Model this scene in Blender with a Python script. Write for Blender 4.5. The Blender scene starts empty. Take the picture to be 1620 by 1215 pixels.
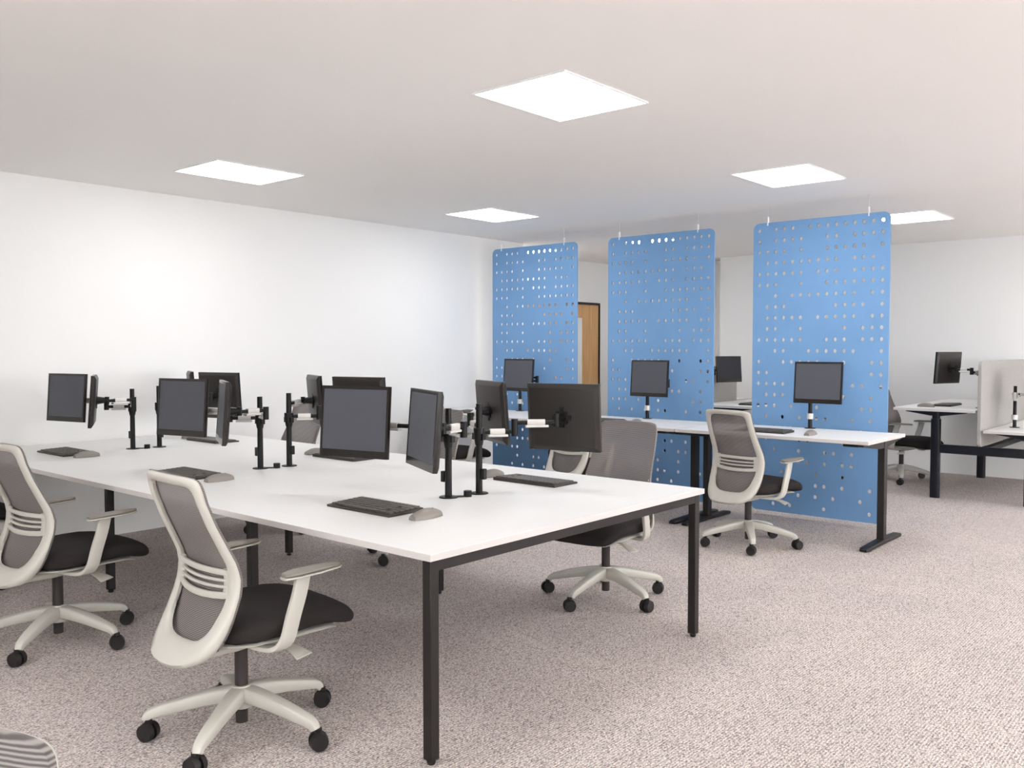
import bpy, bmesh, math, random
from mathutils import Vector, Matrix
PI = math.pi
R = math.radians
S = bpy.context.scene
random.seed(4)

# ---------------------------------------------------------------- camera, world, exposure
F_PX, YAW, PITCH, CAM_H = 1409.5, 0.7131, -0.0399, 1.414
cam_d = bpy.data.cameras.new('camera')
cam_d.sensor_fit = 'HORIZONTAL'; cam_d.sensor_width = 36.0
cam_d.lens = F_PX / 1620 * 36.0
cam = bpy.data.objects.new('camera', cam_d)
S.collection.objects.link(cam)
cam.location = (0, 0, CAM_H)
cam.rotation_euler = (PI / 2 + PITCH, 0, YAW)
S.camera = cam
SKY = 10.8             # fill daylight through unseen windows added behind and to the right of the camera
w = bpy.data.worlds.new('world'); S.world = w
w.use_nodes = True
w.node_tree.nodes['Background'].inputs[0].default_value = (0.93, 0.94, 0.96, 1)
w.node_tree.nodes['Background'].inputs[1].default_value = SKY
S.view_settings.view_transform = 'Standard'
S.view_settings.look = 'None'
S.view_settings.exposure = 0.06
S.view_settings.gamma = 1
S.view_settings.use_curve_mapping = False
LAMP = 12.3           # strength of every ceiling panel
CH = 2.6256           # ceiling height
LX, LY = 0.5507, 0.6773
LAMPS = [(-2.668, 3.454), (-5.469, 3.458), (-5.46, 6.045), (-2.655, 6.042), (-2.624, 8.667), (-5.40, 8.66)]
HIDDEN_LAMPS = [(-7.03, 8.5), (0.14, 0.87), (-2.66, 0.87), (0.14, 3.45), (0.14, 6.04), (0.14, 8.3), (0.14, -1.7), (-2.66, -1.7),  # unseen grid panels; the recess one is added to light the door
                (0.0, 10.1), (-2.66, -2.2), (2.94, 0.87), (2.94, 3.45), (2.94, 6.04), (2.94, 8.67)]  # rear panel and right-hand column added to brighten the back wall

# ---------------------------------------------------------------- materials
def srgb(r, g, b):
    f = lambda c: (c / 255 / 12.92) if c / 255 <= 0.04045 else ((c / 255 + 0.055) / 1.055) ** 2.4
    return (f(r), f(g), f(b), 1)
def mat(name, col, rough=0.5, metal=0.0, spec=0.5, bump=None, noise=None):
    m = bpy.data.materials.new(name); m.use_nodes = True
    nt = m.node_tree; b = nt.nodes['Principled BSDF']
    b.inputs['Base Color'].default_value = col
    b.inputs['Roughness'].default_value = rough
    b.inputs['Metallic'].default_value = metal
    b.inputs['Specular IOR Level'].default_value = spec
    if noise or bump:
        tc = nt.nodes.new('ShaderNodeTexCoord')
        n = nt.nodes.new('ShaderNodeTexNoise')
        n.inputs['Scale'].default_value = (noise or bump)[0]; n.inputs['Detail'].default_value = 4
        nt.links.new(tc.outputs['Object'], n.inputs['Vector'])
        if noise:
            mx = nt.nodes.new('ShaderNodeMix'); mx.data_type = 'RGBA'
            k = noise[1]
            mx.inputs[6].default_value = tuple(c * (1 - k) for c in col[:3]) + (1,)
            mx.inputs[7].default_value = tuple(min(1, c * (1 + k)) for c in col[:3]) + (1,)
            nt.links.new(n.outputs['Fac'], mx.inputs[0]); nt.links.new(mx.outputs[2], b.inputs['Base Color'])
        if bump:
            bp = nt.nodes.new('ShaderNodeBump'); bp.inputs['Strength'].default_value = bump[1]
            bp.inputs['Distance'].default_value = 0.002
            nt.links.new(n.outputs['Fac'], bp.inputs['Height']); nt.links.new(bp.outputs['Normal'], b.inputs['Normal'])
    return m
WALL = mat('wall_paint', srgb(238, 237, 235), 0.9, noise=(3, 0.01))
CEIL = mat('ceiling_paint', srgb(246, 243, 240), 0.95, noise=(2, 0.01))
LAMIN = mat('white_laminate', srgb(230, 229, 227), 0.45)
EDGE = mat('laminate_edge_shade', srgb(206, 201, 198), 0.5)  # laminate darkened, putting the shade of the worktop edges into its colour
FRAME = mat('dark_powder_coat', srgb(36, 32, 31), 0.42, spec=0.3, noise=(60, 0.05))
BLACK = mat('black_plastic', srgb(13, 11, 11), 0.4, spec=0.3)
NAVY = mat('blue_black_powder_coat', srgb(20, 20, 27), 0.4, spec=0.3)
SHELL = mat('off_white_plastic', srgb(193, 190, 181), 0.38)
SEAT = mat('charcoal_fabric', srgb(42, 38, 37), 0.85, spec=0.2, bump=(900, 0.3), noise=(400, 0.15))
COLUMN = mat('grey_gas_column', srgb(56, 51, 50), 0.4, spec=0.3)
CASTER = mat('caster_rubber', srgb(36, 33, 33), 0.5, spec=0.3)
PAD = mat('grey_arm_pad', srgb(128, 122, 114), 0.6)
SCREEN = mat('screen_glass', srgb(82, 84, 91), 0.35, spec=0.3)
DARKSCR = mat('screen_glass_dark', srgb(44, 45, 51), 0.3, spec=0.3)
BEZEL = mat('bezel_plastic', srgb(30, 26, 24), 0.16)
HOUSE = mat('monitor_back_plastic', srgb(40, 36, 34), 0.4, spec=0.35)
SILVER = mat('silver_arm', srgb(205, 202, 198), 0.35, metal=0.3)
MOUSE = mat('grey_mouse_plastic', srgb(128, 122, 116), 0.45)
KEYB = mat('keyboard_plastic', srgb(56, 51, 48), 0.45, spec=0.3)
KEYS = mat('key_caps', srgb(88, 82, 77), 0.5)
DOORF = mat('door_frame_dark', srgb(32, 26, 24), 0.5)
GLASSW = mat('frosted_glass', srgb(232, 232, 232), 0.25)
WIRE = mat('white_clip', srgb(235, 235, 235), 0.4)
LENS = bpy.data.materials.new('lamp_diffuser'); LENS.use_nodes = True
_b = LENS.node_tree.nodes['Principled BSDF']
_b.inputs['Emission Color'].default_value = (0.975, 0.985, 1.0, 1); _b.inputs['Emission Strength'].default_value = LAMP

PANE = bpy.data.materials.new('added_window_glass'); PANE.use_nodes = True
_n = PANE.node_tree; _t = _n.nodes.new('ShaderNodeBsdfTransparent'); _g = _n.nodes.new('ShaderNodeBsdfGlossy'); _g.inputs['Roughness'].default_value = 0.02
_m = _n.nodes.new('ShaderNodeMixShader'); _m.inputs[0].default_value = 0.06
_n.links.new(_t.outputs[0], _m.inputs[1]); _n.links.new(_g.outputs[0], _m.inputs[2]); _n.links.new(_m.outputs[0], _n.nodes['Material Output'].inputs['Surface'])

def ramp2(nt, a, b, p0=0.0, p1=1.0):
    r = nt.nodes.new('ShaderNodeValToRGB')
    r.color_ramp.elements[0].position = p0; r.color_ramp.elements[1].position = p1
    r.color_ramp.elements[0].color = a; r.color_ramp.elements[1].color = b
    return r
def carpet():
    m = bpy.data.materials.new('loop_pile_carpet'); m.use_nodes = True
    nt = m.node_tree; b = nt.nodes['Principled BSDF']; b.inputs['Roughness'].default_value = 0.97
    b.inputs['Specular IOR Level'].default_value = 0.1
    tc = nt.nodes.new('ShaderNodeTexCoord'); L = nt.links.new
    mp = nt.nodes.new('ShaderNodeMapping'); mp.inputs['Scale'].default_value = (1.5, 1.0, 1)
    L(tc.outputs['Object'], mp.inputs['Vector'])
    v = nt.nodes.new('ShaderNodeTexVoronoi'); v.inputs['Scale'].default_value = 95; v.inputs['Randomness'].default_value = 0.75
    L(mp.outputs['Vector'], v.inputs['Vector'])
    wv = nt.nodes.new('ShaderNodeTexWave'); wv.bands_direction = 'X'; wv.inputs['Scale'].default_value = 26
    wv.inputs['Distortion'].default_value = 5; wv.inputs['Detail'].default_value = 2; wv.inputs['Detail Scale'].default_value = 3
    L(tc.outputs['Object'], wv.inputs['Vector'])
    n = nt.nodes.new('ShaderNodeTexNoise'); n.inputs['Scale'].default_value = 170; n.inputs['Detail'].default_value = 2
    L(mp.outputs['Vector'], n.inputs['Vector'])
    n2 = nt.nodes.new('ShaderNodeTexNoise'); n2.inputs['Scale'].default_value = 1.6; n2.inputs['Detail'].default_value = 3
    L(tc.outputs['Object'], n2.inputs['Vector'])
    def math_(op, p, q):
        m_ = nt.nodes.new('ShaderNodeMath'); m_.operation = op
        for i, k in enumerate((p, q)):
            if isinstance(k, (int, float)): m_.inputs[i].default_value = k
            else: L(k, m_.inputs[i])
        return m_.outputs[0]
    t = math_('ADD', math_('MULTIPLY', math_('SUBTRACT', 1.0, v.outputs['Distance']), 0.45), math_('MULTIPLY', wv.outputs['Fac'], 0.16))
    t = math_('ADD', t, math_('MULTIPLY', n.outputs['Fac'], 0.62))
    r = ramp2(nt, srgb(112, 101, 98), srgb(240, 230, 225), 0.38, 0.84)
    L(t, r.inputs['Fac'])
    r3 = ramp2(nt, (0.95, 0.95, 0.95, 1), (1.04, 1.03, 1.02, 1), 0.35, 0.65)
    L(n2.outputs['Fac'], r3.inputs['Fac'])
    mu = nt.nodes.new('ShaderNodeMix'); mu.data_type = 'RGBA'; mu.blend_type = 'MULTIPLY'; mu.inputs[0].default_value = 1
    L(r.outputs['Color'], mu.inputs[6]); L(r3.outputs['Color'], mu.inputs[7]); L(mu.outputs[2], b.inputs['Base Color'])
    bp = nt.nodes.new('ShaderNodeBump'); bp.inputs['Strength'].default_value = 0.5; bp.inputs['Distance'].default_value = 0.003
    L(t, bp.inputs['Height']); L(bp.outputs['Normal'], b.inputs['Normal'])
    return m
CARPET = carpet()
def mesh_fabric():
    m = bpy.data.materials.new('mesh_fabric'); m.use_nodes = True
    nt = m.node_tree; b = nt.nodes['Principled BSDF']; out = nt.nodes['Material Output']
    b.inputs['Roughness'].default_value = 0.8
    tc = nt.nodes.new('ShaderNodeTexCoord')
    wv = nt.nodes.new('ShaderNodeTexWave'); wv.bands_direction = 'Z'; wv.inputs['Scale'].default_value = 58
    wv.inputs['Distortion'].default_value = 0.6; wv.inputs['Detail'].default_value = 1
    nt.links.new(tc.outputs['Object'], wv.inputs['Vector'])
    r = ramp2(nt, srgb(84, 78, 77), srgb(142, 136, 133), 0.15, 0.85)
    nt.links.new(wv.outputs['Fac'], r.inputs['Fac']); nt.links.new(r.outputs['Color'], b.inputs['Base Color'])
    tr = nt.nodes.new('ShaderNodeBsdfTransparent'); tr.inputs[0].default_value = (0.9, 0.88, 0.87, 1)
    mm = nt.nodes.new('ShaderNodeMapRange'); mm.inputs[3].default_value = 0.76; mm.inputs[4].default_value = 0.96
    nt.links.new(wv.outputs['Fac'], mm.inputs[0])
    mx = nt.nodes.new('ShaderNodeMixShader')
    nt.links.new(mm.outputs[0], mx.inputs[0]); nt.links.new(tr.outputs[0], mx.inputs[1]); nt.links.new(b.outputs[0], mx.inputs[2])
    nt.links.new(mx.outputs[0], out.inputs['Surface'])
    return m
MESH = mesh_fabric()
BLUE = mat('blue_felt', srgb(120, 161, 205), 0.9, spec=0.2, bump=(700, 0.25), noise=(5, 0.05))
GREYFELT = mat('grey_felt', srgb(166, 163, 159), 0.95, spec=0.1, bump=(600, 0.4), noise=(45, 0.10))
def oak():
    m = bpy.data.materials.new('oak_veneer'); m.use_nodes = True
    nt = m.node_tree; b = nt.nodes['Principled BSDF']; b.inputs['Roughness'].default_value = 0.5
    tc = nt.nodes.new('ShaderNodeTexCoord'); mp = nt.nodes.new('ShaderNodeMapping'); mp.inputs['Scale'].default_value = (1, 14, 0.7)
    n = nt.nodes.new('ShaderNodeTexNoise'); n.inputs['Scale'].default_value = 3; n.inputs['Detail'].default_value = 6
    nt.links.new(tc.outputs['Object'], mp.inputs[0]); nt.links.new(mp.outputs[0], n.inputs['Vector'])
    r = ramp2(nt, srgb(200, 152, 100), srgb(226, 180, 126), 0.3, 0.7)
    nt.links.new(n.outputs['Fac'], r.inputs['Fac']); nt.links.new(r.outputs['Color'], b.inputs['Base Color'])
    return m
OAK = oak()

# ---------------------------------------------------------------- helpers
def new_bm(): return bmesh.new()
def add_box(bm, c, s, rot=None):
    M = Matrix.Translation(c) @ (rot.to_4x4() if rot else Matrix()) @ Matrix.Diagonal((s[0], s[1], s[2], 1))
    return bmesh.ops.create_cube(bm, size=1, matrix=M)['verts']
def add_span(bm, a, b):                    # axis-aligned box from corner a to corner b
    c = [(p + q) / 2 for p, q in zip(a, b)]; s = [abs(q - p) for p, q in zip(a, b)]
    return add_box(bm, c, s)
def add_cyl(bm, p0, p1, r, r2=None, seg=20):
    p0, p1 = Vector(p0), Vector(p1); d = p1 - p0
    M = Matrix.Translation((p0 + p1) / 2) @ d.to_track_quat('Z', 'Y').to_matrix().to_4x4()
    bmesh.ops.create_cone(bm, cap_ends=True, segments=seg, radius1=r, radius2=r if r2 is None else r2, depth=d.length, matrix=M)
def add_rings(bm, rings, closed=False, cap=True):
    vs = [[bm.verts.new(p) for p in ring] for ring in rings]
    n = len(vs[0]); k = len(vs)
    for i in range(k if closed else k - 1):
        a, b = vs[i], vs[(i + 1) % k]
        for j in range(n):
            bm.faces.new((a[j], a[(j + 1) % n], b[(j + 1) % n], b[j]))
    if cap and not closed:
        bm.faces.new(list(reversed(vs[0]))); bm.faces.new(vs[-1])
def superell(cx, cy, rx, ry, n, e):
    out = []
    for i in range(n):
        t = 2 * PI * i / n; c, s = math.cos(t), math.sin(t)
        out.append((cx + rx * math.copysign(abs(c) ** (2 / e), c), cy + ry * math.copysign(abs(s) ** (2 / e), s)))
    return out
def add_path(bm, pts, w, h, side=None, e=4, n=16):
    """flat rounded bar swept along pts; side(i) gives the width direction"""
    pts = [Vector(p) for p in pts]; rings = []
    for i, p in enumerate(pts):
        t = (pts[min(i + 1, len(pts) - 1)] - pts[max(i - 1, 0)]).normalized()
        sd = Vector(side if side else (0, 0, 1)); sd = (sd - t * sd.dot(t)).normalized(); up = t.cross(sd)
        wi = w[i] if isinstance(w, (list, tuple)) else w; hi = h[i] if isinstance(h, (list, tuple)) else h
        rings.append([p + sd * x + up * y for x, y in superell(0, 0, wi / 2, hi / 2, n, e)])
    add_rings(bm, rings)
def add_tube(bm, pts, r, n=10):
    add_path(bm, pts, 2 * r, 2 * r, side=(0.31, 0.2, 0.93), e=2, n=n)
def catmull(pts, k=4):
    out = []
    for i in range(len(pts) - 1):
        p0 = pts[max(i - 1, 0)]; p1 = pts[i]; p2 = pts[i + 1]; p3 = pts[min(i + 2, len(pts) - 1)]
        for j in range(k):
            t = j / k
            out.append(tuple(0.5 * (2 * b + (c - a) * t + (2 * a - 5 * b + 4 * c - d) * t * t + (3 * b - a - 3 * c + d) * t ** 3)
                             for a, b, c, d in zip(p0, p1, p2, p3)))
    out.append(tuple(pts[-1])); return out
def obj(name, bm, m, parent=None, loc=(0, 0, 0), rz=0, smooth=None, bevel=0, seg=2, subsurf=0, label=None):
    bmesh.ops.recalc_face_normals(bm, faces=bm.faces)
    me = bpy.data.meshes.new(name); bm.to_mesh(me); bm.free()
    o = bpy.data.objects.new(name, me); S.collection.objects.link(o)
    me.materials.append(m)
    if smooth:
        for p in me.polygons: p.use_smooth = True
        try: me.set_sharp_from_angle(angle=R(smooth))
        except Exception: pass
    if bevel:
        b = o.modifiers.new('bevel', 'BEVEL'); b.width = bevel; b.segments = seg; b.limit_method = 'ANGLE'; b.angle_limit = R(40)
        for p in me.polygons: p.use_smooth = True
        try: me.set_sharp_from_angle(angle=R(35))
        except Exception: pass
        b.harden_normals = False
    if subsurf:
        s = o.modifiers.new('sub', 'SUBSURF'); s.levels = subsurf; s.render_levels = subsurf
    o.location = loc; o.rotation_euler = (0, 0, rz)
    if parent: o.parent = parent
    if label: o['label'] = label
    return o
def shade_sides(o, m2):
    """side faces of a worktop take the laminate with shade put into its colour"""
    o.data.materials.append(m2)
    for p in o.data.polygons:
        if abs(p.normal.z) < 0.5: p.material_index = 1
    return o
def tag(o, label=None, cat=None, group=None):
    if label: o['label'] = label
    if cat: o['category'] = cat
    if group: o['group'] = group
    return o
def thing(name, label, cat, loc=(0, 0, 0), rz=0, group=None):
    o = bpy.data.objects.new(name, None); S.collection.objects.link(o)
    o.empty_display_size = 0.1; o.location = loc; o.rotation_euler = (0, 0, rz)
    return tag(o, label, cat, group)
def struct(name, bm, m, parent=None, **k):
    o = obj(name, bm, m, parent, **k)
    if not parent: o['kind'] = 'structure'
    return o
def dup(root, loc=None, rz=None, label=None, group=None, drop=()):
    r = root.copy(); S.collection.objects.link(r)
    if loc is not None: r.location = loc
    if rz is not None: r.rotation_euler = (0, 0, rz)
    if label: r['label'] = label
    if group: r['group'] = group
    for ch in list(root.children):
        if ch.name.split('.')[0] in drop: continue
        c = ch.copy(); S.collection.objects.link(c); c.parent = r
        for g in ch.children:
            d = g.copy(); S.collection.objects.link(d); d.parent = c
    return r

# ---------------------------------------------------------------- the room
XL, XR, YF, YB = -6.672, 4.2, -3.2, 10.85
XD, YJ, XJ, YC = -7.4, 11.3, -5.71, 7.91     # recess wall, jogged back wall, jog position, corner where the recess starts
b = new_bm(); add_span(b, (XD - 0.2, YF - 0.2, -0.1), (XR + 0.2, YJ + 0.2, 0)); struct('floor', b, CARPET)
b = new_bm(); add_span(b, (XD - 0.2, YF - 0.2, CH), (XR + 0.2, YJ + 0.2, CH + 0.1)); struct('ceiling', b, CEIL)
b = new_bm(); add_span(b, (XD - 0.15, YF - 0.1, 0), (XL, YC, CH)); struct('wall_left', b, WALL)
DY0, DYM, DY1, DZ = 8.84, 9.65, 10.458, 2.028
b = new_bm()
add_span(b, (XD - 0.15, YC, 0), (XD, DY0 - 0.03, CH)); add_span(b, (XD - 0.15, DY1 + 0.03, 0), (XD, YJ + 0.1, CH))
add_span(b, (XD - 0.15, DY0 - 0.03, DZ + 0.03), (XD, DY1 + 0.03, CH)); struct('wall_recess', b, WALL)
b = new_bm(); add_span(b, (XD, YJ, 0), (XJ, YJ + 0.15, CH)); struct('wall_alcove', b, WALL)
b = new_bm(); add_span(b, (XJ, YB, 0), (XR + 0.1, YJ + 0.15, CH)); struct('wall_back', b, WALL)
def wall_with_windows(name, fixed, t0, t1, along, wins, z0=0.75, z1=2.35):
    """wall slab with window openings added for fill light; along = 'x' or 'y'"""
    P = (lambda t, d, z: (t, fixed + d, z)) if along == 'x' else (lambda t, d, z: (fixed + d, t, z))
    out = -0.1 if along == 'x' else 0.1
    b = new_bm(); cur = t0
    for a, c in wins:
        add_span(b, P(cur, 0, 0), P(a, out, CH)); add_span(b, P(a, 0, 0), P(c, out, z0)); add_span(b, P(a, 0, z1), P(c, out, CH)); cur = c
    add_span(b, P(cur, 0, 0), P(t1, out, CH)); struct(name, b, WALL)
    for a, c in wins:
        b = new_bm(); f = 0.05; m_ = (a + c) / 2
        for u0, u1, v0, v1 in ((a, a + f, z0, z1), (c - f, c, z0, z1), (a + f, c - f, z0, z0 + f), (a + f, c - f, z1 - f, z1), (m_ - f / 2, m_ + f / 2, z0 + f, z1 - f)):
            add_span(b, P(u0, out * 0.3, v0), P(u1, out * 0.8, v1))
        global WN
        WN += 1; wo = struct('added_window_%d' % WN, b, WIRE)
        b = new_bm(); add_span(b, P(a + f, out * 0.5, z0 + f), P(m_ - f / 2, out * 0.54, z1 - f)); add_span(b, P(m_ + f / 2, out * 0.5, z0 + f), P(c - f, out * 0.54, z1 - f)); obj('glass_pane', b, PANE, wo)
WN = 0
wall_with_windows('wall_right', XR, YF - 0.1, YB, 'y', [(1.6, 3.4), (3.8, 5.6), (6.0, 8.0), (8.4, 10.4)])  # unseen windows, added to lift the ceiling and the back wall
wall_with_windows('wall_front', YF, XL, XR, 'x', [(-2.2, -0.4), (0.2, 2.4)])  # unseen windows behind the camera, added as fill light
# double door in the recess
b = new_bm()
add_span(b, (XD - 0.1, DY0 - 0.03, 0), (XD + 0.012, DY0, DZ + 0.03)); add_span(b, (XD - 0.1, DY1, 0), (XD + 0.012, DY1 + 0.008, DZ + 0.03))
add_span(b, (XD - 0.1, DY0, DZ), (XD + 0.012, DY1, DZ + 0.03)); struct('trim_1', b, DOORF)
for n, (y0, y1, g0, g1) in enumerate(((DY0, DYM - 0.003, 8.98, 9.28), (DYM + 0.003, DY1, 9.77, 10.09))):
    b = new_bm()
    X0, X1 = XD - 0.06, XD - 0.015
    add_span(b, (X0, y0, 0.008), (X1, g0, DZ - 0.003)); add_span(b, (X0, g1, 0.008), (X1, y1, DZ - 0.003))
    add_span(b, (X0, g0, 0.008), (X1, g1, 0.3)); add_span(b, (X0, g0, 1.84), (X1, g1, DZ - 0.003))
    d = struct('door_%d' % (n + 1), b, OAK)
    b = new_bm(); add_span(b, (X0 + 0.015, g0, 0.3), (X1 - 0.015, g1, 1.84)); obj('glass_pane', b, GLASSW, d)
    b = new_bm(); yh = y1 - 0.07 if n == 0 else y0 + 0.06
    add_cyl(b, (X1, yh, 1.0), (X1 + 0.05, yh, 1.0), 0.01); add_cyl(b, (X1 + 0.045, yh, 1.0), (X1 + 0.045, yh + (0.03 if n else -0.1), 1.0), 0.009)
    obj('door_handle', b, SILVER, d)

# ---------------------------------------------------------------- ceiling lights
lamp_labels = ['large square ceiling light panel nearest the camera, above the long white bench desk',
               'ceiling light panel close to the plain left wall',
               'ceiling light panel above the leftmost blue screen, second from the left wall',
               'ceiling light panel just in front of the rightmost blue screen',
               'ceiling light panel partly hidden by the upper right corner of the rightmost blue screen',
               'ceiling light panel seen only through the top holes of the middle blue screen']
light0 = None
for i, (x, y) in enumerate(LAMPS + HIDDEN_LAMPS):
    lab = lamp_labels[i] if i < 6 else 'unseen ceiling light panel'
    if light0 is None:
        light0 = thing('ceiling_light', lab, 'ceiling light', (x, y, CH), 0, 'square ceiling light panels')
        b = new_bm(); t = 0.008
        for s in (-1, 1):
            add_box(b, (s * (LX / 2 - t / 2), 0, -0.004), (t, LY, 0.008)); add_box(b, (0, s * (LY / 2 - t / 2), -0.004), (LX - 2 * t, t, 0.008))
        obj('frame', b, WIRE, light0)
        b = new_bm(); add_box(b, (0, 0, -0.003), (LX - 2 * t, LY - 2 * t, 0.004)); obj('diffuser', b, LENS, light0)
    else:
        dup(light0, (x, y, CH), 0, lab, 'square ceiling light panels' if i < 6 else 'ceiling light panels outside the picture')

# ---------------------------------------------------------------- long bench desk
X0, Y0, DD, DL, ZT, TH = -2.119, 2.036, 1.852, 4.54, 0.73, 0.0246
bench = thing('bench_desk', 'long white bench desk for six on dark square metal legs', 'desk', (X0 - DL / 2, Y0 + DD / 2, 0))
hx, hy = DL / 2, DD / 2
b = new_bm(); add_box(b, (0, 0, ZT - TH / 2), (DL, DD, TH)); shade_sides(obj('tabletop', b, LAMIN, bench, bevel=0.0015), EDGE)
g, LW, RH = 0.037, 0.040, 0.042
ztb = ZT - TH
def leg_bm(x, y):
    q = new_bm(); add_box(q, (x, y, (ztb + 0.012) / 2 + 0.006), (LW, LW, ztb - 0.012))
    add_cyl(q, (x, y, 0), (x, y, 0.013), 0.013, 0.016); return q
legs = [(sx * (hx - g), sy * (hy - g)) for sx in (-1, 1) for sy in (-1, 1)]
mids = [(x, sy * 0.613) for x in (hx - 1.53, hx - 2.99) for sy in (-1, 1)]
for x, y in legs + mids: obj('leg', leg_bm(x, y), FRAME, bench, bevel=0.003)
for sx in (-1, 1):
    b = new_bm(); add_box(b, (sx * (hx - g), 0, ztb - RH / 2), (LW - 0.004, DD - 2 * g - LW, RH)); obj('end_rail', b, FRAME, bench, bevel=0.002)
for sy in (-1, 1):
    b = new_bm(); add_box(b, (0, sy * 0.613, ztb - RH / 2 - 0.0), (DL - 2 * g - LW, LW - 0.008, RH - 0.004)); obj('long_rail', b, FRAME, bench, bevel=0.002)
for x in (hx - 1.53, hx - 2.99):
    b = new_bm(); add_box(b, (x, 0, ztb - RH / 2), (LW - 0.006, 1.226 - LW, RH - 0.006)); obj('cross_rail', b, FRAME, bench, bevel=0.002)

# ---------------------------------------------------------------- monitors, stands, keyboards, mice
MW, MH = 0.382, 0.328
def make_monitor(name, label, W, H, tilt, scr=SCREEN, bez=BEZEL):
    """local origin = centre of the screen; the screen faces -Y"""
    t = thing(name, label, 'monitor')
    Mt = Matrix.Rotation(-tilt, 4, 'X')
    tb, bb = 0.015, 0.034
    def fin(n, b, m, par, bev=0.0):
        bmesh.ops.transform(b, matrix=Mt, verts=b.verts); return obj(n, b, m, par, bevel=bev)
    b = new_bm()                                   # bezel: four bars around the panel
    add_box(b, (0, 0.006, H / 2 - tb / 2), (W, 0.014, tb)); add_box(b, (0, 0.006, -H / 2 + bb / 2), (W, 0.014, bb))
    for s in (-1, 1): add_box(b, (s * (W / 2 - 0.006), 0.006, (bb - tb) / 2), (0.012, 0.014, H - tb - bb))
    fin('bezel', b, bez, t)
    b = new_bm(); add_box(b, (0, 0.005, (bb - tb) / 2), (W - 0.024, 0.008, H - tb - bb)); fin('screen', b, scr, t)
    b = new_bm()                                   # back shell with sloped edges
    def ring(w, h, y): return [(-w / 2, y, -h / 2), (w / 2, y, -h / 2), (w / 2, y, h / 2), (-w / 2, y, h / 2)]
    add_rings(b, [ring(W, H, 0.0131), ring(W, H, 0.019), ring(W - 0.035, H - 0.04, 0.031), ring(W - 0.045, H - 0.05, 0.032)])
    fin('back_shell', b, HOUSE, t, 0.001)
    return t
def vert_block(b, x, y, z0, z1, r): add_cyl(b, (x, y, z0), (x, y, z1), r, seg=16)
def arm_link(name, stand, p, q, z, W=0.026):
    """black ended arm with a silver sleeve"""
    p, q = Vector((p[0], p[1], z)), Vector((q[0], q[1], z)); d = (q - p); L = d.length; d.normalize()
    b = new_bm(); add_path(b, [p, p + d * L * 0.5, q], 0.020, 0.018, (0, 0, 1), e=3); o = obj(name, b, BLACK, stand, smooth=50)
    b = new_bm(); add_path(b, [p + d * L * 0.30, p + d * L * 0.72], 0.030, 0.026, (0, 0, 1), e=5)
    add_path(b, [p + d * L * 0.26 - Vector((0, 0, 0.018)), p + d * L * 0.80 - Vector((0, 0, 0.018))], 0.012, 0.034, (0, 0, 1), e=4)
    obj('silver_sleeve', b, SILVER, o, smooth=50, label='silver cable sleeve of the arm')
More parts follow.
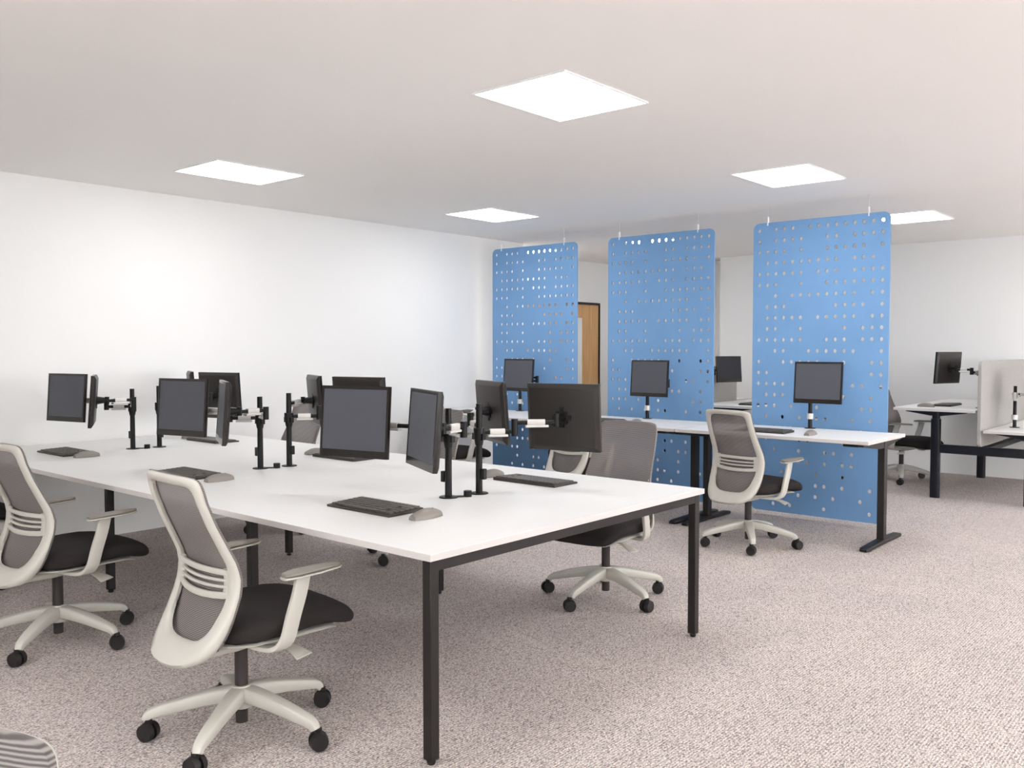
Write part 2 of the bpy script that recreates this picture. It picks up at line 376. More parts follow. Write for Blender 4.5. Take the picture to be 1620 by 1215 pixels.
def make_stand(label, pole, z0, ztop, arms, foot_dir=None, clip_dir=None, collar_silver=False, group=None):
    """arms: list of (collar z, elbow xy, arm z2, monitor centre, monitor yaw)"""
    t = thing('monitor_stand', label, 'monitor stand', (pole[0], pole[1], z0), 0, group)
    L = lambda p: (p[0] - pole[0], p[1] - pole[1])
    H = ztop - z0
    b = new_bm(); add_cyl(b, (0, 0, 0.004), (0, 0, H), 0.0165, 0.0145, seg=24); obj('pole', b, BLACK, t, smooth=40)
    b = new_bm(); add_cyl(b, (0, 0, 0), (0, 0, 0.005), 0.044, 0.042, seg=32)
    if foot_dir:
        fx, fy = foot_dir
        add_path(b, [(0, 0, 0.0035), (fx * 0.5, fy * 0.5, 0.0035), (fx, fy, 0.0035)], [0.05, 0.03, 0.03], 0.006, (-fy, fx, 0))
    obj('base_plate', b, BLACK, t, smooth=40)
    if foot_dir:
        b = new_bm(); add_cyl(b, (fx, fy, 0.0), (fx, fy, 0.028), 0.019); obj('clamp_knob', b, BLACK, t, smooth=40)
    if clip_dir:
        b = new_bm(); add_box(b, (clip_dir[0], clip_dir[1], 0.095), (0.022, 0.022, 0.05)); obj('cable_clip', b, BLACK, t, bevel=0.003)
    zc = min(a[0] for a in arms) - z0
    b = new_bm(); add_cyl(b, (0, 0, zc - 0.03), (0, 0, zc + 0.02), 0.026, seg=24); add_cyl(b, (0, 0, zc - 0.06), (0, 0, zc - 0.03), 0.018, 0.023, seg=24)
    add_box(b, (0.024, 0, zc - 0.02), (0.02, 0.022, 0.03)); add_box(b, (-0.024, 0, zc - 0.02), (0.02, 0.022, 0.03))
    obj('collar', b, SILVER if collar_silver else BLACK, t, smooth=40)
    if collar_silver:
        b = new_bm(); add_cyl(b, (0, 0, 0.075), (0, 0, 0.12), 0.026, seg=24); obj('height_collar', b, SILVER, t, smooth=40)
    for (z1, el, z2, mc, yaw) in arms:
        n = Vector((math.sin(yaw), -math.cos(yaw)))
        head = Vector((mc[0], mc[1])) - n * 0.095
        e = L(el); h = L(head); hz = mc[2] - z0
        arm_link('upper_arm', t, (0, 0), e, z1 - z0)
        b = new_bm(); vert_block(b, e[0], e[1], min(z1, z2) - z0 - 0.022, max(z1, z2) - z0 + 0.018, 0.016); obj('elbow_joint', b, BLACK, t, smooth=40)
        arm_link('forearm', t, e, h, z2 - z0)
        b = new_bm(); vert_block(b, h[0], h[1], min(z2 - z0 - 0.02, hz - 0.02), max(hz, z2 - z0) + 0.022, 0.014)
        v = L(Vector((mc[0], mc[1])) - n * 0.034)
        add_cyl(b, (h[0], h[1], hz), (v[0], v[1], hz), 0.016, 0.026)
        rot = Matrix.Rotation(yaw, 3, 'Z')
        add_box(b, (v[0], v[1], hz), (0.10, 0.006, 0.022), rot); add_box(b, (v[0], v[1], hz), (0.022, 0.006, 0.10), rot)
        add_box(b, (v[0], v[1], hz), (0.06, 0.008, 0.06), rot)
        obj('tilt_head', b, BLACK, t, smooth=35)
    return t
def place_monitor(src, c, yaw, label, group):
    return dup(src, c, yaw, label, group)

# keyboard / mouse prototypes (origin on the desk surface, long side along X, keys readable from -Y)
def make_keyboard(W, D):
    t = thing('keyboard', 'keyboard', 'keyboard')
    b = new_bm(); h0, h1 = 0.010, 0.017
    add_rings(b, [[(-W / 2, -D / 2, 0), (W / 2, -D / 2, 0), (W / 2, D / 2, 0), (-W / 2, D / 2, 0)],
                  [(-W / 2, -D / 2, h0), (W / 2, -D / 2, h0), (W / 2, D / 2, h1), (-W / 2, D / 2, h1)]])
    obj('base', b, KEYB, t, bevel=0.003)
    b = new_bm(); nx, ny = 17, 6
    for j in range(ny):
        y = -D / 2 + D * (0.13 + 0.148 * j) + D * 0.03; z = h0 + (h1 - h0) * (y + D / 2) / D
        i = 0
        while i < nx:
            k = 6 if (j == 0 and i == 4) else 1
            w = (W * 0.94) / nx; x0 = -W * 0.47 + i * w
            if i in (14,) and j in (1, 3): i += 1; continue
            add_box(b, (x0 + w * k / 2, y, z + 0.003), (w * k - 0.004, D * 0.148 - 0.005, 0.006)); i += k
    obj('keys', b, KEYS, t)
    return t
def make_mouse():
    t = thing('computer_mouse', 'mouse', 'mouse')
    b = new_bm(); rings = []
    for k in range(9):
        u = k / 8; y = -0.075 + 0.15 * u
        w = 0.034 * (math.sin(PI * min(1, max(0, 0.12 + 0.76 * u))) ** 0.5); h = 0.040 * (math.sin(PI * (0.13 + 0.72 * u)) ** 0.7)
        rings.append([(w * math.cos(a), y, max(0.001, h * (math.sin(a) ** 0.8))) for a in [PI * j / 10 for j in range(11)]] + [(0, y, 0.0005)])
    add_rings(b, rings); obj('body', b, MOUSE, t, smooth=60)
    b = new_bm(); add_box(b, (0, 0.030, 0.033), (0.006, 0.016, 0.008)); obj('scroll_wheel', b, BLACK, t)
    return t

PXS = [0, 1.5416, 3.083]          # pitch of the monitor pairs
BX = [0, 1.51, 3.03]              # pitch of the poles
near_lab = ['at the end of the long desk nearest the camera', 'at the middle of the long desk', 'at the far left of the long desk by the wall']
mon = {}
NL = ((-3.217, 2.61, 1.078), 0.232, 0.07); NR = ((-2.711, 2.556, 1.079), -0.458, 0.065)
FL = ((-3.194, 3.546, 1.078), -0.449 + PI, 0.085); FR = ((-2.639, 3.444, 1.081), 0.224 + PI, 0.083)
mlabels = {
 'nl': ['largest-looking dark screen facing the camera squarely, over the middle of the long white desk',
        'dark monitor facing the camera, third from the left wall end, beside two crowded black stands',
        'leftmost monitor on the long desk, dark screen facing the camera'],
 'nr': ['monitor turned sharply right with pale lower bezel, nearest the camera beside the front stand',
        'monitor turned almost edge-on, standing out right of the second screen from the left',
        'monitor seen nearly edge-on just right of the leftmost screen'],
 'fl': ['monitor showing a slanted back above the front stand, left of the big black monitor back',
        'monitor seen as a narrow slanted back just left of the largest facing screen',
        'monitor showing only its thin top tip above the second facing screen'],
 'fr': ['big black monitor back at the near right of the long desk',
        'monitor whose black top edge shows above the largest facing screen',
        'monitor back seen behind the second screen from the left']}
src = None
for key, (c, yaw, tl) in (('nl', NL), ('nr', NR), ('fl', FL), ('fr', FR)):
    for k in range(3):
        loc = (c[0] - PXS[k], c[1], c[2])
        if src is None:
            src = make_monitor('monitor', mlabels[key][k], MW, MH, 0.075); src.location = loc; src.rotation_euler = (0, 0, yaw)
            tag(src, group='monitors on the long bench desk')
        else: dup(src, loc, yaw, mlabels[key][k], 'monitors on the long bench desk')
plN = ['front black monitor stand of the pair nearest the camera on the long desk',
       'black monitor stand on the camera side of the middle pair of stands',
       'leftmost black monitor stand on the long desk, by the leftmost monitors']
plF = ['taller-looking black stand behind the front one, holding the big black monitor back',
       'black monitor stand on the far side of the middle pair of stands',
       'black monitor stand partly hidden by the second facing screen from the left']
for k in range(3):
    P = (-2.882 - BX[k], 2.886); Q = (-2.852 - BX[k], 3.06)
    sh = PXS[k] - BX[k]
    def mv(c): return (c[0] - PXS[k], c[1], c[2])
    make_stand(plN[k], P, ZT, 1.14,
               [(1.045, (P[0] + 0.165, P[1] - 0.07), 1.075, mv(NR[0]), NR[1]), (1.02, (P[0] - 0.10, P[1] - 0.13), 1.06, mv(NL[0]), NL[1])],
               (0.050, 0.075), (-0.030, 0.0), group='black monitor stands on the long bench desk')
    make_stand(plF[k], Q, ZT, 1.155,
               [(1.05, (Q[0] - 0.17, Q[1] + 0.12), 1.08, mv(FL[0]), FL[1]), (1.02, (Q[0] + 0.10, Q[1] + 0.14), 1.062, mv(FR[0]), FR[1])],
               None, (0.030, 0.0), group='black monitor stands on the long bench desk')

kb0 = make_keyboard(0.405, 0.192); ms0 = make_mouse()
kl = ['dark keyboard on the long desk nearest the camera, in front of the largest facing screen',
      'dark keyboard half hidden behind the near chair backrest top',
      'leftmost dark keyboard on the long desk near the wall']
ml = ['grey mouse beside the nearest keyboard at the front corner of the long desk',
      'grey mouse beside the keyboard behind the near chair backrest', 'grey mouse beside the leftmost keyboard on the long desk']
fl_k = ['dark keyboard at the right end of the long desk, below the big black monitor back',
        'dark keyboard just showing beneath the largest facing screen',
        'dark keyboard on the far side of the long desk, behind the almost edge-on monitor']
fl_m = ['grey mouse behind the front pair of stands, left of the right-hand keyboard',
        'grey mouse at the lower left corner of the largest facing screen',
        'grey mouse seen just below the second facing screen from the left']
first = True
for k in range(3):
    if first:
        kb0.location = (-2.917 - PXS[k], 2.474, ZT); ms0.location = (-2.60 - PXS[k], 2.475, ZT)
        tag(kb0, kl[0], group='keyboards on the long bench desk'); tag(ms0, ml[0], group='computer mice on the long bench desk'); first = False
    else:
        dup(kb0, (-2.917 - PXS[k], 2.474, ZT), 0, kl[k]); dup(ms0, (-2.60 - PXS[k], 2.475, ZT), 0, ml[k])
    dup(kb0, (-2.888 - PXS[k], 3.518, ZT), PI, fl_k[k]); dup(ms0, (-3.185 - PXS[k], 3.52, ZT), PI, fl_m[k])

# ---------------------------------------------------------------- chair
BK = [(0.33, -0.285), (0.35, -0.262), (0.38, -0.240), (0.42, -0.212), (0.47, -0.182), (0.53, -0.152), (0.58, -0.135), (0.63, -0.130), (0.68, -0.140),
      (0.74, -0.168), (0.82, -0.205), (0.90, -0.235), (0.99, -0.258)]
def pz(z):
    if z <= BK[0][0]: return BK[0][1]
    for (a, ya), (c, yc) in zip(BK, BK[1:]):
        if z <= c: return ya + (yc - ya) * (z - a) / (c - a)
    return BK[-1][1]
def tz(z): return 0.021 if z > 0.55 else 0.021 + 0.055 * ((0.55 - z) / 0.22) ** 1.5
def by(x, z): return pz(z) - 0.030 * (1 - min(1, (x / 0.21) ** 2))       # back face of the frame
OUT = [(0, .330), (.08, .334), (.140, .350), (.184, .392), (.209, .46), (.219, .545), (.218, .63), (.208, .72), (.199, .82), (.194, .90), (.191, .95), (.178, .976),
       (.140, .985), (.07, .988), (0, .989)]
INN = [(0, .408), (.072, .411), (.115, .424), (.145, .455), (.161, .51), (.168, .565), (.169, .64), (.164, .72), (.159, .82), (.155, .885), (.151, .922), (.138, .944),
       (.108, .952), (.055, .954), (0, .955)]
def full(half):
    h = catmull(half, 4); return h + [(-x, z) for x, z in reversed(h[1:-1])]
def make_chair(label):
    t = thing('office_chair', label, 'office chair')
    o_, i_ = full(OUT), full(INN); rings = []
    for (xo, zo), (xi, zi) in zip(o_, i_):
        yo, yi = by(xo, zo), by(xi, zi); to, ti = tz(zo), tz(zi) * (1.0 if zi > 0.5 else 0.75)
        mx_, mz = (xo + xi) / 2, (zo + zi) / 2; ym = by(mx_, mz) - 0.004
        q = 0.18; l = lambda a, c, s: a + (c - a) * s
        rings.append([(xo, yo + to * 0.25, zo), (l(xo, xi, q), yo - 0.001 + (yi - yo) * q, l(zo, zi, q)), (mx_, ym, mz), (l(xi, xo, q), yi + (yo - yi) * q, l(zi, zo, q)),
                      (xi, yi + ti * 0.25, zi), (xi, yi + ti * 0.8, zi), (l(xi, xo, q), yi + (yo - yi) * q + ti, l(zi, zo, q)),
                      (l(xo, xi, q), yo + (yi - yo) * q + to, l(zo, zi, q)), (xo, yo + to * 0.8, zo)])
    b = new_bm(); add_rings(b, rings, closed=True); fr = obj('back_frame', b, SHELL, t, smooth=60)
    # lumbar bars between the two mesh windows
    b = new_bm()
    for z0, h, sag in ((0.648, 0.020, 0.0), (0.621, 0.010, 0.004), (0.600, 0.010, 0.006), (0.572, 0.024, 0.010)):
        pts = []
        for k in range(15):
            x = -0.172 + 0.344 * k / 14; z = z0 - sag * (1 - (x / 0.172) ** 2)
            pts.append((x, by(x, z) + 0.008 - 0.006 * (1 - (x / .172) ** 2), z))
        add_path(b, pts, h, 0.012, (0, 0, 1), e=5, n=10)
    for s in (-1, 1):
        add_path(b, [(s * 0.160, by(0.16, z) + 0.009, z) for z in (0.565, 0.59, 0.62, 0.65, 0.66)], 0.036, 0.014, (1, 0, 0), e=5, n=10)
    obj('lumbar_slats', b, SHELL, t, smooth=50)
    # mesh sheet over the front, wrapped a little way round the edge of the frame
    b = new_bm(); rows = []
    for x, z in catmull(OUT, 3):
        if z < 0.39 or x < 0.02: continue
        rows.append((x * 0.998, z))
    cols = [[b.verts.new((x * q, by(x * q, z) + tz(z) + 0.0035 - (0.004 if abs(q) == 1 or (x, z) == rows[-1] else 0), z)) for q in [-1 + 2 * j / 14 for j in range(15)]] for x, z in rows]
    for c0, c1 in zip(cols, cols[1:]):
        for j in range(14): b.faces.new((c0[j], c0[j + 1], c1[j + 1], c1[j]))
    edge = [c[0] for c in cols] + cols[-1][1:-1] + [c[-1] for c in reversed(cols)]
    lip = []
    for k, q in enumerate(edge):
        p0, p1 = edge[max(k - 1, 0)].co, edge[min(k + 1, len(edge) - 1)].co
        n_ = Vector((-(p1.z - p0.z), 0, p1.x - p0.x)); n_.normalize()
        lip.append(b.verts.new(q.co + n_ * 0.0022 + Vector((0, -0.010, 0))))
    for k in range(len(edge) - 1): b.faces.new((edge[k], edge[k + 1], lip[k + 1], lip[k]))
    obj('mesh_back', b, MESH, t, smooth=60, label='grey see-through mesh of the backrest')
    # seat cushion
    b = new_bm(); rings = []
    for y, hw, zc, hh in ((-0.150, .15, .425, .014), (-0.140, .185, .427, .030), (-0.115, .212, .429, .042), (-0.06, .238, .431, .047), (0.03, .247, .436, .048), (0.13, .247, .440, .048),
                          (0.21, .245, .440, .046), (0.27, .240, .431, .047), (0.31, .233, .420, .046), (0.338, .222, .410, .040), (0.355, .205, .403, .029), (0.362, .185, .400, .015)):
        rings.append([(x, y, z) for x, z in superell(0, zc, hw, hh, 32, 3.2)])
    add_rings(b, rings); obj('seat', b, SEAT, t, smooth=70)
    b = new_bm(); rings = []
    for y, hw, zc, hh in ((-0.16, .13, .386, .006), (-0.08, .20, .385, .010), (0.03, .225, .388, .011), (0.15, .225, .390, .011), (0.24, .215, .385, .009), (0.285, .195, .374, .006), (0.30, .17, .366, .003)):
        rings.append([(x, y, z) for x, z in superell(0, zc, hw, hh, 28, 3)])
    add_rings(b, rings); obj('seat_shell', b, SHELL, t, smooth=70)
    b = new_bm()                                             # tilt mechanism and its spine to the backrest
    add_path(b, [(0, -0.24, 0.345), (0, -0.15, 0.348), (0, -0.05, 0.352), (0, 0.05, 0.355), (0, 0.13, 0.362)], [0.15, 0.15, 0.15, 0.13, 0.08], [0.02, 0.035, 0.05, 0.05, 0.03], (1, 0, 0), e=4)
    mech = obj('tilt_mechanism', b, SHELL, t, smooth=50)
    for s in (1, -1):
        b = new_bm(); add_path(b, [(s * 0.05, 0.06, 0.352), (s * 0.15, 0.085, 0.345), (s * 0.20, 0.10, 0.335), (s * 0.245, 0.11, 0.318)], [0.02, 0.024, 0.055, 0.075], [0.010, 0.010, 0.010, 0.008], (0, 1, 0), e=3)
        obj('lever', b, SHELL, mech, smooth=50)
    for s in (-1, 1):
        b = new_bm()
        pts = catmull([(s * 0.08, -0.03, 0.368), (s * 0.18, -0.015, 0.366), (s * 0.245, 0.005, 0.372), (s * 0.272, 0.025, 0.405), (s * 0.278, 0.045, 0.48), (s * 0.281, 0.07, 0.56), (s * 0.281, 0.085, 0.622)], 3)
        add_path(b, pts, 0.058, 0.020, (0, 1, 0.0), e=4, n=12)
        add_path(b, [(s * 0.281, 0.005, 0.620), (s * 0.281, 0.018, 0.622), (s * 0.281, 0.05, 0.624), (s * 0.281, 0.14, 0.626), (s * 0.281, 0.225, 0.628), (s * 0.281, 0.243, 0.629)],
                 [0.04, 0.062, 0.082, 0.080, 0.050, 0.02], 0.009, (1, 0, 0), e=3)
        a = obj('armrest', b, SHELL, t, smooth=50)
        b = new_bm()
        add_path(b, [(s * 0.281, 0.007, 0.630), (s * 0.281, 0.02, 0.632), (s * 0.281, 0.05, 0.635), (s * 0.281, 0.14, 0.637), (s * 0.281, 0.222, 0.637), (s * 0.281, 0.241, 0.636)],
                 [0.03, 0.058, 0.077, 0.075, 0.045, 0.015], 0.013, (1, 0, 0), e=3)
        obj('arm_pad', b, PAD, a, smooth=50, label='grey arm pad')
    b = new_bm(); add_cyl(b, (0, 0, 0.17), (0, 0, 0.345), 0.024, seg=24); add_cyl(b, (0, 0, 0.045), (0, 0, 0.115), 0.022, seg=24); obj('gas_column', b, COLUMN, t, smooth=40)
    return t
RB = 0.335
def add_base(t, ang):
    """five-star base with casters, turned by ang relative to the chair"""
    b = new_bm(); add_cyl(b, (0, 0, 0.105), (0, 0, 0.183), 0.046, 0.034, seg=28)
    for k in range(5):
        a = ang + 2 * PI * k / 5; d = Vector((math.cos(a), math.sin(a), 0)); n = (-d.y, d.x, 0)
        pts = [d * 0.02 + Vector((0, 0, .150)), d * 0.09 + Vector((0, 0, .146)), d * 0.19 + Vector((0, 0, .128)), d * 0.28 + Vector((0, 0, .107)), d * 0.322 + Vector((0, 0, .094)), d * 0.337 + Vector((0, 0, .075))]
        add_path(b, catmull([tuple(p) for p in pts], 3), [0.066 - 0.0024 * i for i in range(16)], [0.060 - 0.0022 * i for i in range(16)], n, e=5, n=16)
    base = obj('star_base', b, SHELL, t, smooth=50)
    for k in range(5):
        a = ang + 2 * PI * k / 5; sw = a + (0.9, -0.7, 1.8, 2.6, -1.9)[k]
        c = Vector((math.cos(a), math.sin(a), 0)) * RB + Vector((math.cos(sw), math.sin(sw), 0)) * 0.012
        ax = Vector((-math.sin(sw), math.cos(sw), 0))
        b = new_bm()
        for s in (-1, 1):
            add_cyl(b, c + ax * s * 0.006 + Vector((0, 0, .034)), c + ax * s * 0.027 + Vector((0, 0, .034)), 0.034, 0.030, seg=26)
        add_cyl(b, c + Vector((0, 0, .05)), c + Vector((0, 0, .078)), 0.013); add_cyl(b, c - ax * 0.026 + Vector((0, 0, .036)), c + ax * 0.026 + Vector((0, 0, .036)), 0.022)
        obj('caster', b, CASTER, t, smooth=40)
GA, GB, GC, GD = ('office chairs on the camera side of the long desk', 'office chairs on the far side of the long desk', 'office chairs at the row of desks by the blue screens',
                  'office chairs at the rear benches')
CH1 = make_chair('')
BASES = [o for o in CH1.children]
chairs = [
 ((-2.862, 1.79), -3, 18, 'nearest office chair, wholly in view in front of the long desk', GA),
 ((-4.43, 1.78), 5, 17, 'office chair left of the nearest one, cut by the left picture edge', GA),
 ((-5.93, 1.76), 2, 30, 'office chair at the far left picture edge by the wall, only seat front showing', GA),
 ((-2.87, 4.13), 184, 16, 'office chair behind the right end of the long desk, grey mesh front facing the camera', GB),
 ((-4.42, 4.14), 184, 20, 'office chair across the middle of the long desk, partly hidden by monitors and stands', GB),
 ((-5.94, 4.13), 182, 18, 'office chair across the far left of the long desk, grey mesh between the black stands', GB),
 ((-2.88, 5.925), -10, 24, 'office chair seen from behind at the right desk by the blue screens', GC),
 ((-4.38, 5.93), -8, 24, 'office chair at the middle blue screen, its lower back showing under the big monitor back', GC),
 ((-5.92, 5.93), -6, 24, 'office chair at the desk by the leftmost blue screen, next to the left wall', GC),
 ((-3.05, 9.87), -98, 98, 'office chair at the rear right desk, seen from the side beside the rightmost blue screen', GD),
 ((-3.72, 9.55), 95, 10, 'office chair behind the rightmost blue screen, glimpsed only through its holes', GD),
 ((-1.01, 0.085), 215, 10, 'office chair of which only the rounded mesh top shows, in the lower left corner', 'office chair near the camera'),
]
for i, (p, yaw, ang, lab, grp) in enumerate(chairs):
    c = CH1 if i == 0 else dup(CH1, label=lab, drop=('star_base', 'caster'))
    c.location = (p[0], p[1], 0); c.rotation_euler = (0, 0, R(yaw)); tag(c, lab, 'office chair', grp)
    if False:
        for o in [o for o in CH1.children if o.name.split('.')[0] in ('star_base', 'caster')]:
            q = o.copy(); S.collection.objects.link(q); q.parent = c
    else: add_base(c, R(ang))

# ---------------------------------------------------------------- row of sit-stand desks by the blue screens
DZT = 0.778
desk_labels = ['right-hand white desk with dark T-feet in front of the rightmost blue screen',
               'middle white desk in front of the middle blue screen', 'left white desk in front of the leftmost blue screen, against the left wall']
def sit_desk(name, label, loc, rz, L, D, zt, feet=True, col=(0.05, 0.065), m=FRAME, ends=(1, 1), group=None, bracket=0.55, cy=0.05):
    t = thing(name, label, 'desk', loc, rz, group)
    b = new_bm(); add_box(b, (0, 0, zt - 0.0125), (L, D, 0.025)); shade_sides(obj('tabletop', b, LAMIN, t, bevel=0.0015), EDGE)
    zb = zt - 0.025; hx_ = L / 2 - 0.05
    for s in (-1, 1):
        x = s * hx_
        b = new_bm(); add_box(b, (x, cy, (zb + 0.03) / 2), (col[0], col[1], zb - 0.03))
        obj('column', b, m, t, bevel=0.004)
        b = new_bm(); hd = D * bracket - 0.03
        pr = [(-hd, zb), (hd, zb), (hd, zb - 0.015), (0.06, zb - 0.055), (-0.06, zb - 0.055), (-hd, zb - 0.015)]
        add_rings(b, [[(x - 0.02, y + cy * 0.0, z) for y, z in pr], [(x + 0.02, y, z) for y, z in pr]]); obj('top_bracket', b, m, t, bevel=0.002)
        if feet:
            b = new_bm(); add_path(b, [(x, cy - 0.37, 0.012), (x, cy - 0.34, 0.015), (x, cy, 0.021), (x, cy + 0.34, 0.015), (x, cy + 0.37, 0.012)], [0.05, 0.068, 0.07, 0.068, 0.05], [0.018, 0.026, 0.034, 0.026, 0.018], (1, 0, 0), e=5)
            obj('foot', b, m, t, smooth=45)
    b = new_bm(); add_box(b, (0, cy, zb - 0.02), (L - 0.16, 0.06, 0.03)); obj('frame_beam', b, m, t, bevel=0.002)
    return t
rowx = [(-3.625, -2.112), (-5.142, -3.635), (-6.655, -5.152)]
ry0, rd = 6.157, 0.779
d0 = None
for k, (a, c) in enumerate(rowx):
    loc = ((a + c) / 2, ry0 + rd / 2, 0)
    if d0 is None:
        d0 = sit_desk('sit_stand_desk', desk_labels[0], loc, 0, 1.503, rd, DZT, group='white desks by the blue screens')
        b = new_bm(); add_box(b, (1.503 / 2 - 0.13, -rd / 2 + 0.05, DZT - 0.036), (0.11, 0.05, 0.020)); obj('control_panel', b, BLACK, d0, bevel=0.003)
    else: dup(d0, loc, 0, desk_labels[k])
ms_l = ['monitor in front of the rightmost blue screen', 'monitor in front of the middle blue screen', 'monitor in front of the leftmost blue screen, above the big black monitor back']
st_l = ['thin stand with silver collar on the desk by the rightmost blue screen', 'thin stand with silver collar on the desk by the middle blue screen',
        'thin stand with silver collar on the desk by the leftmost blue screen']
kr_l = ['keyboard on the desk by the rightmost blue screen, mostly hidden behind the chair back', 'keyboard on the desk by the middle blue screen, hidden behind chairs', 'keyboard on the desk by the leftmost blue screen']
mr_l = ['grey mouse on the desk by the rightmost blue screen, below its monitor', 'grey mouse on the desk by the middle blue screen', 'grey mouse on the desk by the leftmost blue screen']
RP = 1.547
rm = None
for k in range(3):
    x = -2.758 - RP * k; c = (x, 6.859, 1.145)
    if rm is None:
        rm = make_monitor('monitor', ms_l[0], MW, MH, 0.076); rm.location = c; rm.rotation_euler = (0, 0, 0.012); rm['group'] = 'monitors by the blue screens'
    else: dup(rm, c, 0.012, ms_l[k])
    P = (-2.834 - 1.515 * k, 6.905)
    make_stand(st_l[k], P, DZT, 1.13, [(1.085, (P[0] + 0.18, P[1] + 0.055), 1.12, (c[0], c[1] - 0.0, c[2]), 0.012)], collar_silver=True, group='monitor stands by the blue screens')
    dup(kb0, (-2.99 - 1.515 * k, 6.40, DZT), 0, kr_l[k], 'keyboards by the blue screens')
    dup(ms0, (-2.61 - 1.515 * k, 6.37, DZT), 0, mr_l[k], 'computer mice by the blue screens')

# ---------------------------------------------------------------- hanging blue screens
PW, PZ0, PZ1, PY, PT = 1.133, 0.032, 2.474, 7.15, 0.012
ROWS = ['0,2,3,4,6,7,8,9,10,11,12,13,14', '0,2,3,4,5,8,9,11,12,13,14', '0,1,2,3,5,8,9,10,11,12,14', '1,2,3,4,5,6,7,8,9,11,12,13', '0,1,2,3,4,5,7,8,9,11,12,13,14',
        '0,1,2,5,8,9,10,11,12,13,14', '2,4,5,6,7,8,9,10,11,13,14', '1,2,3,9,10,11,12,14', '1,2,3,4,5,7,8,9,10,11,13,14', '1,2,5,10,12,13,14', '0,1,2,3,4,5,8,9,10,12,13,14',
        '2,3,6,7,8,9,10,11,14', '0,3,4,5,6,7,10,13,14', '0,1,7,9,13,14', '0,1,2,3,11,12,14', '1,2,3,9,10,13', '0,1,2,4,7,12,13', '1,3,5,7,8,11,13', '0,2,4,9,12', '1,5,6,10,13',
        '2,5,8,9,11', '4,5,6,8,10,11', '0,3,4,7,10', '4,7,8,10,13', '3,5,7,9,12', '2,4,8,13']
def screen_mesh():
    cu = bpy.data.curves.new('screen_outline', 'CURVE'); cu.dimensions = '2D'; cu.fill_mode = 'BOTH'; cu.extrude = PT / 2
    def loop(pts):
        sp = cu.splines.new('POLY'); sp.points.add(len(pts) - 1); sp.use_cyclic_u = True
        for p, q in zip(sp.points, pts): p.co = (q[0], q[1], 0, 1)
    H = PZ1 - PZ0; r = 0.055; pts = []
    for cx, cz, a0 in ((PW / 2 - r, r, -PI / 2), (PW / 2 - r, H - r, 0), (-PW / 2 + r, H - r, PI / 2), (-PW / 2 + r, r, PI)):
        for k in range(9): a = a0 + PI / 2 * k / 8; pts.append((cx + r * math.cos(a), cz + r * math.sin(a)))
    loop(pts)
    for j, row in enumerate(ROWS):
        for i in map(int, row.split(',')):
            x = -PW / 2 + 0.055 + i * (PW - 0.112) / 14; z = H - 0.063 - j * 0.0925
            loop([(x + 0.0145 * math.cos(2 * PI * k / 16), z + 0.0170 * math.sin(2 * PI * k / 16)) for k in range(16)])
    o = bpy.data.objects.new('tmp', cu); S.collection.objects.link(o)
    me = bpy.data.meshes.new_from_object(o.evaluated_get(bpy.context.evaluated_depsgraph_get()))
    bpy.data.objects.remove(o); bpy.data.curves.remove(cu)
    me.transform(Matrix.Rotation(PI / 2, 4, 'X')); me.materials.clear(); me.materials.append(BLUE)
    return me
pm = screen_mesh()
pl = ['rightmost and largest-looking hanging blue screen pierced with round holes', 'middle hanging blue screen pierced with round holes',
      'leftmost hanging blue screen pierced with round holes, beside the wooden door']
p0 = None
for k, x in enumerate((-2.882, -4.3845, -5.889)):
    if p0 is None:
        p0 = thing('hanging_screen', pl[0], 'hanging screen', (x, PY, PZ0), 0, 'hanging blue perforated screens')
        o = bpy.data.objects.new('felt_panel', pm); S.collection.objects.link(o); o.parent = p0
        H = PZ1 - PZ0
        for s in (-0.44, 0.40):
            b = new_bm(); add_box(b, (s, 0, H + 0.012), (0.010, PT + 0.008, 0.072)); c_ = obj('hanging_clip', b, WIRE, p0, bevel=0.001)
            b = new_bm(); add_cyl(b, (s, 0, H + 0.045), (s, 0, CH - PZ0), 0.0012, seg=8); obj('wire', b, WIRE, c_)
    else: dup(p0, (x, PY, PZ0), 0, pl[k])

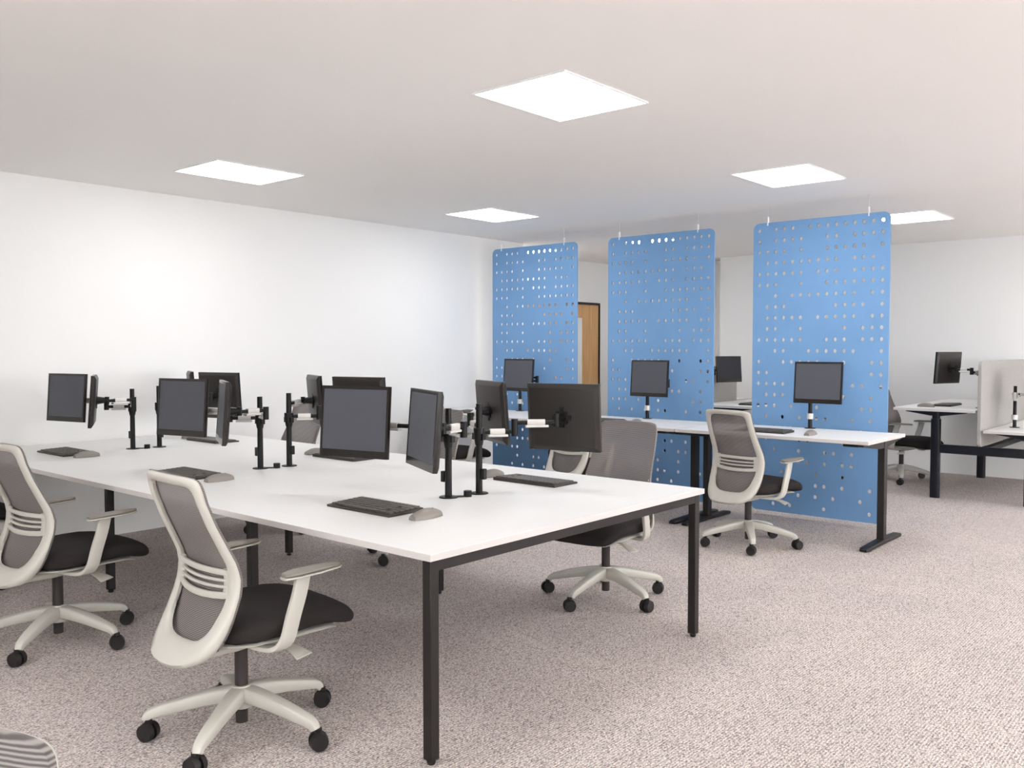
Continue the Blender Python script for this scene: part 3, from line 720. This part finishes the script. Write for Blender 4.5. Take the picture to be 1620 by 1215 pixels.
# ---------------------------------------------------------------- rear benches with grey screens
def rounded_sheet(y0, y1, z0, z1, x, th, r=0.06):
    b = new_bm(); pts = []
    for cy_, cz, a0 in ((y1 - r, z0 + r, -PI / 2), (y1 - r, z1 - r, 0), (y0 + r, z1 - r, PI / 2), (y0 + r, z0 + r, PI)):
        for k in range(7): a = a0 + PI / 2 * k / 6; pts.append((cy_ + r * math.cos(a), cz + r * math.sin(a)))
    add_rings(b, [[(x - th / 2, y, z) for y, z in pts], [(x + th / 2, y, z) for y, z in pts]])
    return b
def rear_desk(label, x0, x1, y0, y1, zt, group):
    """top long along Y, legs under its centre line"""
    xm = (x0 + x1) / 2; t = thing('sit_stand_desk', label, 'desk', (xm, (y0 + y1) / 2, 0), 0, group); hy_ = (y1 - y0) / 2; hx_ = (x1 - x0) / 2
    b = new_bm(); add_box(b, (0, 0, zt - 0.0125), (2 * hx_, 2 * hy_, 0.025)); shade_sides(obj('tabletop', b, LAMIN, t, bevel=0.0015), EDGE)
    for y in (-hy_ + 0.10, hy_ - 0.12):
        b = new_bm(); add_path(b, [(0, y, 0), (0, y, 0.56)], 0.082, 0.062, (1, 0, 0), e=4, n=24); add_path(b, [(0, y, 0.56), (0, y, zt - 0.03)], 0.066, 0.05, (1, 0, 0), e=4, n=24)
        obj('leg', b, NAVY, t, smooth=45)
        b = new_bm(); h = 0.27; zb = zt - 0.025
        pr = [(-h, zb), (h, zb), (h, zb - 0.012), (0.05, zb - 0.04), (-0.05, zb - 0.04), (-h, zb - 0.012)]
        add_rings(b, [[(x, y - 0.02, z) for x, z in pr], [(x, y + 0.02, z) for x, z in pr]]); obj('top_bracket', b, NAVY, t, bevel=0.002)
    b = new_bm(); add_box(b, (0, 0.0, zt - 0.045), (0.05, 2 * hy_ - 0.3, 0.03)); obj('long_beam', b, NAVY, t)
    return t
def rear_bench(label, tops, y0, y1, beam_z=0.47):
    xs = [x for t_ in tops for x in t_[:2]]; xm = (min(xs) + max(xs)) / 2; ym = (y0 + y1) / 2
    t = thing('bench_desk', label, 'desk', (xm, ym, 0), 0, 'back-to-back desks at the rear'); hy_ = (y1 - y0) / 2; cs = []
    for x0, x1, zt in tops:
        cx = (x0 + x1) / 2 - xm; cs.append(cx); hx_ = (x1 - x0) / 2
        b = new_bm(); add_box(b, (cx, 0, zt - 0.0125), (2 * hx_, 2 * hy_, 0.025)); shade_sides(obj('tabletop', b, LAMIN, t, bevel=0.0015), EDGE)
        for y in (-hy_ + 0.10, hy_ - 0.12):
            b = new_bm(); add_path(b, [(cx, y, 0), (cx, y, zt - 0.10)], 0.084, 0.064, (1, 0, 0), e=4, n=24); add_path(b, [(cx, y, zt - 0.10), (cx, y, zt - 0.03)], 0.066, 0.05, (1, 0, 0), e=4, n=24)
            obj('leg', b, NAVY, t, smooth=45)
            b = new_bm(); h = 0.27; zb = zt - 0.025
            pr = [(-h, zb), (h, zb), (h, zb - 0.012), (0.05, zb - 0.045), (-0.05, zb - 0.045), (-h, zb - 0.012)]
            add_rings(b, [[(cx + x, y - 0.02, z) for x, z in pr], [(cx + x, y + 0.02, z) for x, z in pr]]); obj('top_bracket', b, NAVY, t, bevel=0.002)
    for y in (-hy_ + 0.10, hy_ - 0.12):
        b = new_bm(); add_box(b, ((cs[0] + cs[1]) / 2, y, beam_z), (abs(cs[1] - cs[0]) - 0.08, 0.05, 0.08)); obj('cross_beam', b, NAVY, t, bevel=0.003)
    b = new_bm(); add_box(b, (0, 0, beam_z), (0.06, 2 * hy_ - 0.28, 0.05)); obj('centre_beam', b, NAVY, t, bevel=0.003)
    return t
rear_bench('rear right pair of white desks set at two heights, split by a grey felt screen', [(-2.83, -2.105, 0.848), (-2.04, -1.32, 0.668)], 8.89, 10.82)
rear_bench('rear pair of white desks seen in the gap between the middle and rightmost blue screens', [(-5.82, -5.08, 0.785), (-5.0, -4.26, 0.785)], 8.93, 10.55)
tag(obj('desk_screen', rounded_sheet(8.88, 10.72, 0.515, 1.30, -2.073, 0.03), GREYFELT, bevel=0.004), 'grey felt desk screen at the right picture edge', 'desk screen', 'grey felt desk screens')
tag(obj('desk_screen', rounded_sheet(8.95, 10.0, 0.515, 1.205, -5.04, 0.03), GREYFELT, bevel=0.004), 'grey felt desk screen in the gap between two blue screens, behind a small dark monitor', 'desk screen', 'grey felt desk screens')
GM, GS, GK = 'monitors on the rear benches', 'monitor stands on the rear benches', 'keyboards on the rear benches'
rmon = make_monitor('monitor', 'monitor back in front of the plain back wall, left of the right-hand grey felt screen', MW, 0.30, 0.075, scr=DARKSCR)
M1, y1_ = (-2.42, 9.13, 1.232), R(-108)
rmon.location = M1; rmon.rotation_euler = (0, 0, y1_); rmon['group'] = GM
M2, y2_ = (-4.83, 9.42, 1.175), R(72)
dup(rmon, M2, y2_, 'small dark monitor in the gap between the middle and rightmost blue screens', GM)
M3, y3_ = (-5.43, 9.55, 1.175), R(-108)
dup(rmon, M3, y3_, 'monitor glimpsed only as black through the right edge holes of the middle blue screen', GM)
M4, y4_ = (-1.66, 9.42, 1.06), R(72)
make_stand('stand behind the right-hand grey screen, its pale arm reaching out to the monitor back', (-2.16, 9.30), 0.848, 1.25, [(1.19, (-2.20, 9.12), 1.215, M1, y1_)], group=GS)
make_stand('stand on the desk in the gap, its black arm reaching to the small dark monitor', (-4.97, 9.12), 0.785, 1.20, [(1.13, (-4.93, 9.25), 1.16, M2, y2_)], group=GS)
make_stand('stand hidden behind the middle blue screen', (-5.14, 9.80), 0.785, 1.20, [(1.13, (-5.20, 9.65), 1.16, M3, y3_)], group=GS)
make_stand('black stand on the lower rear desk, touching the right picture edge', (-1.90, 9.45), 0.668, 1.06, [(0.98, (-1.83, 9.62), 1.01, M4, y4_)], collar_silver=True, group=GS)
dup(rmon, M4, y4_, 'monitor on the lower rear desk, just outside the right picture edge', GM)
dup(kb0, (-2.52, 9.50, 0.848), R(-90), 'keyboard on the raised rear right desk', GK); dup(ms0, (-2.60, 9.13, 0.848), R(-90), 'grey mouse on the raised rear right desk', 'mouse on the rear bench')
dup(kb0, (-4.47, 9.33, 0.785), R(90), 'keyboard on the desk in the gap, below the small dark monitor', GK)
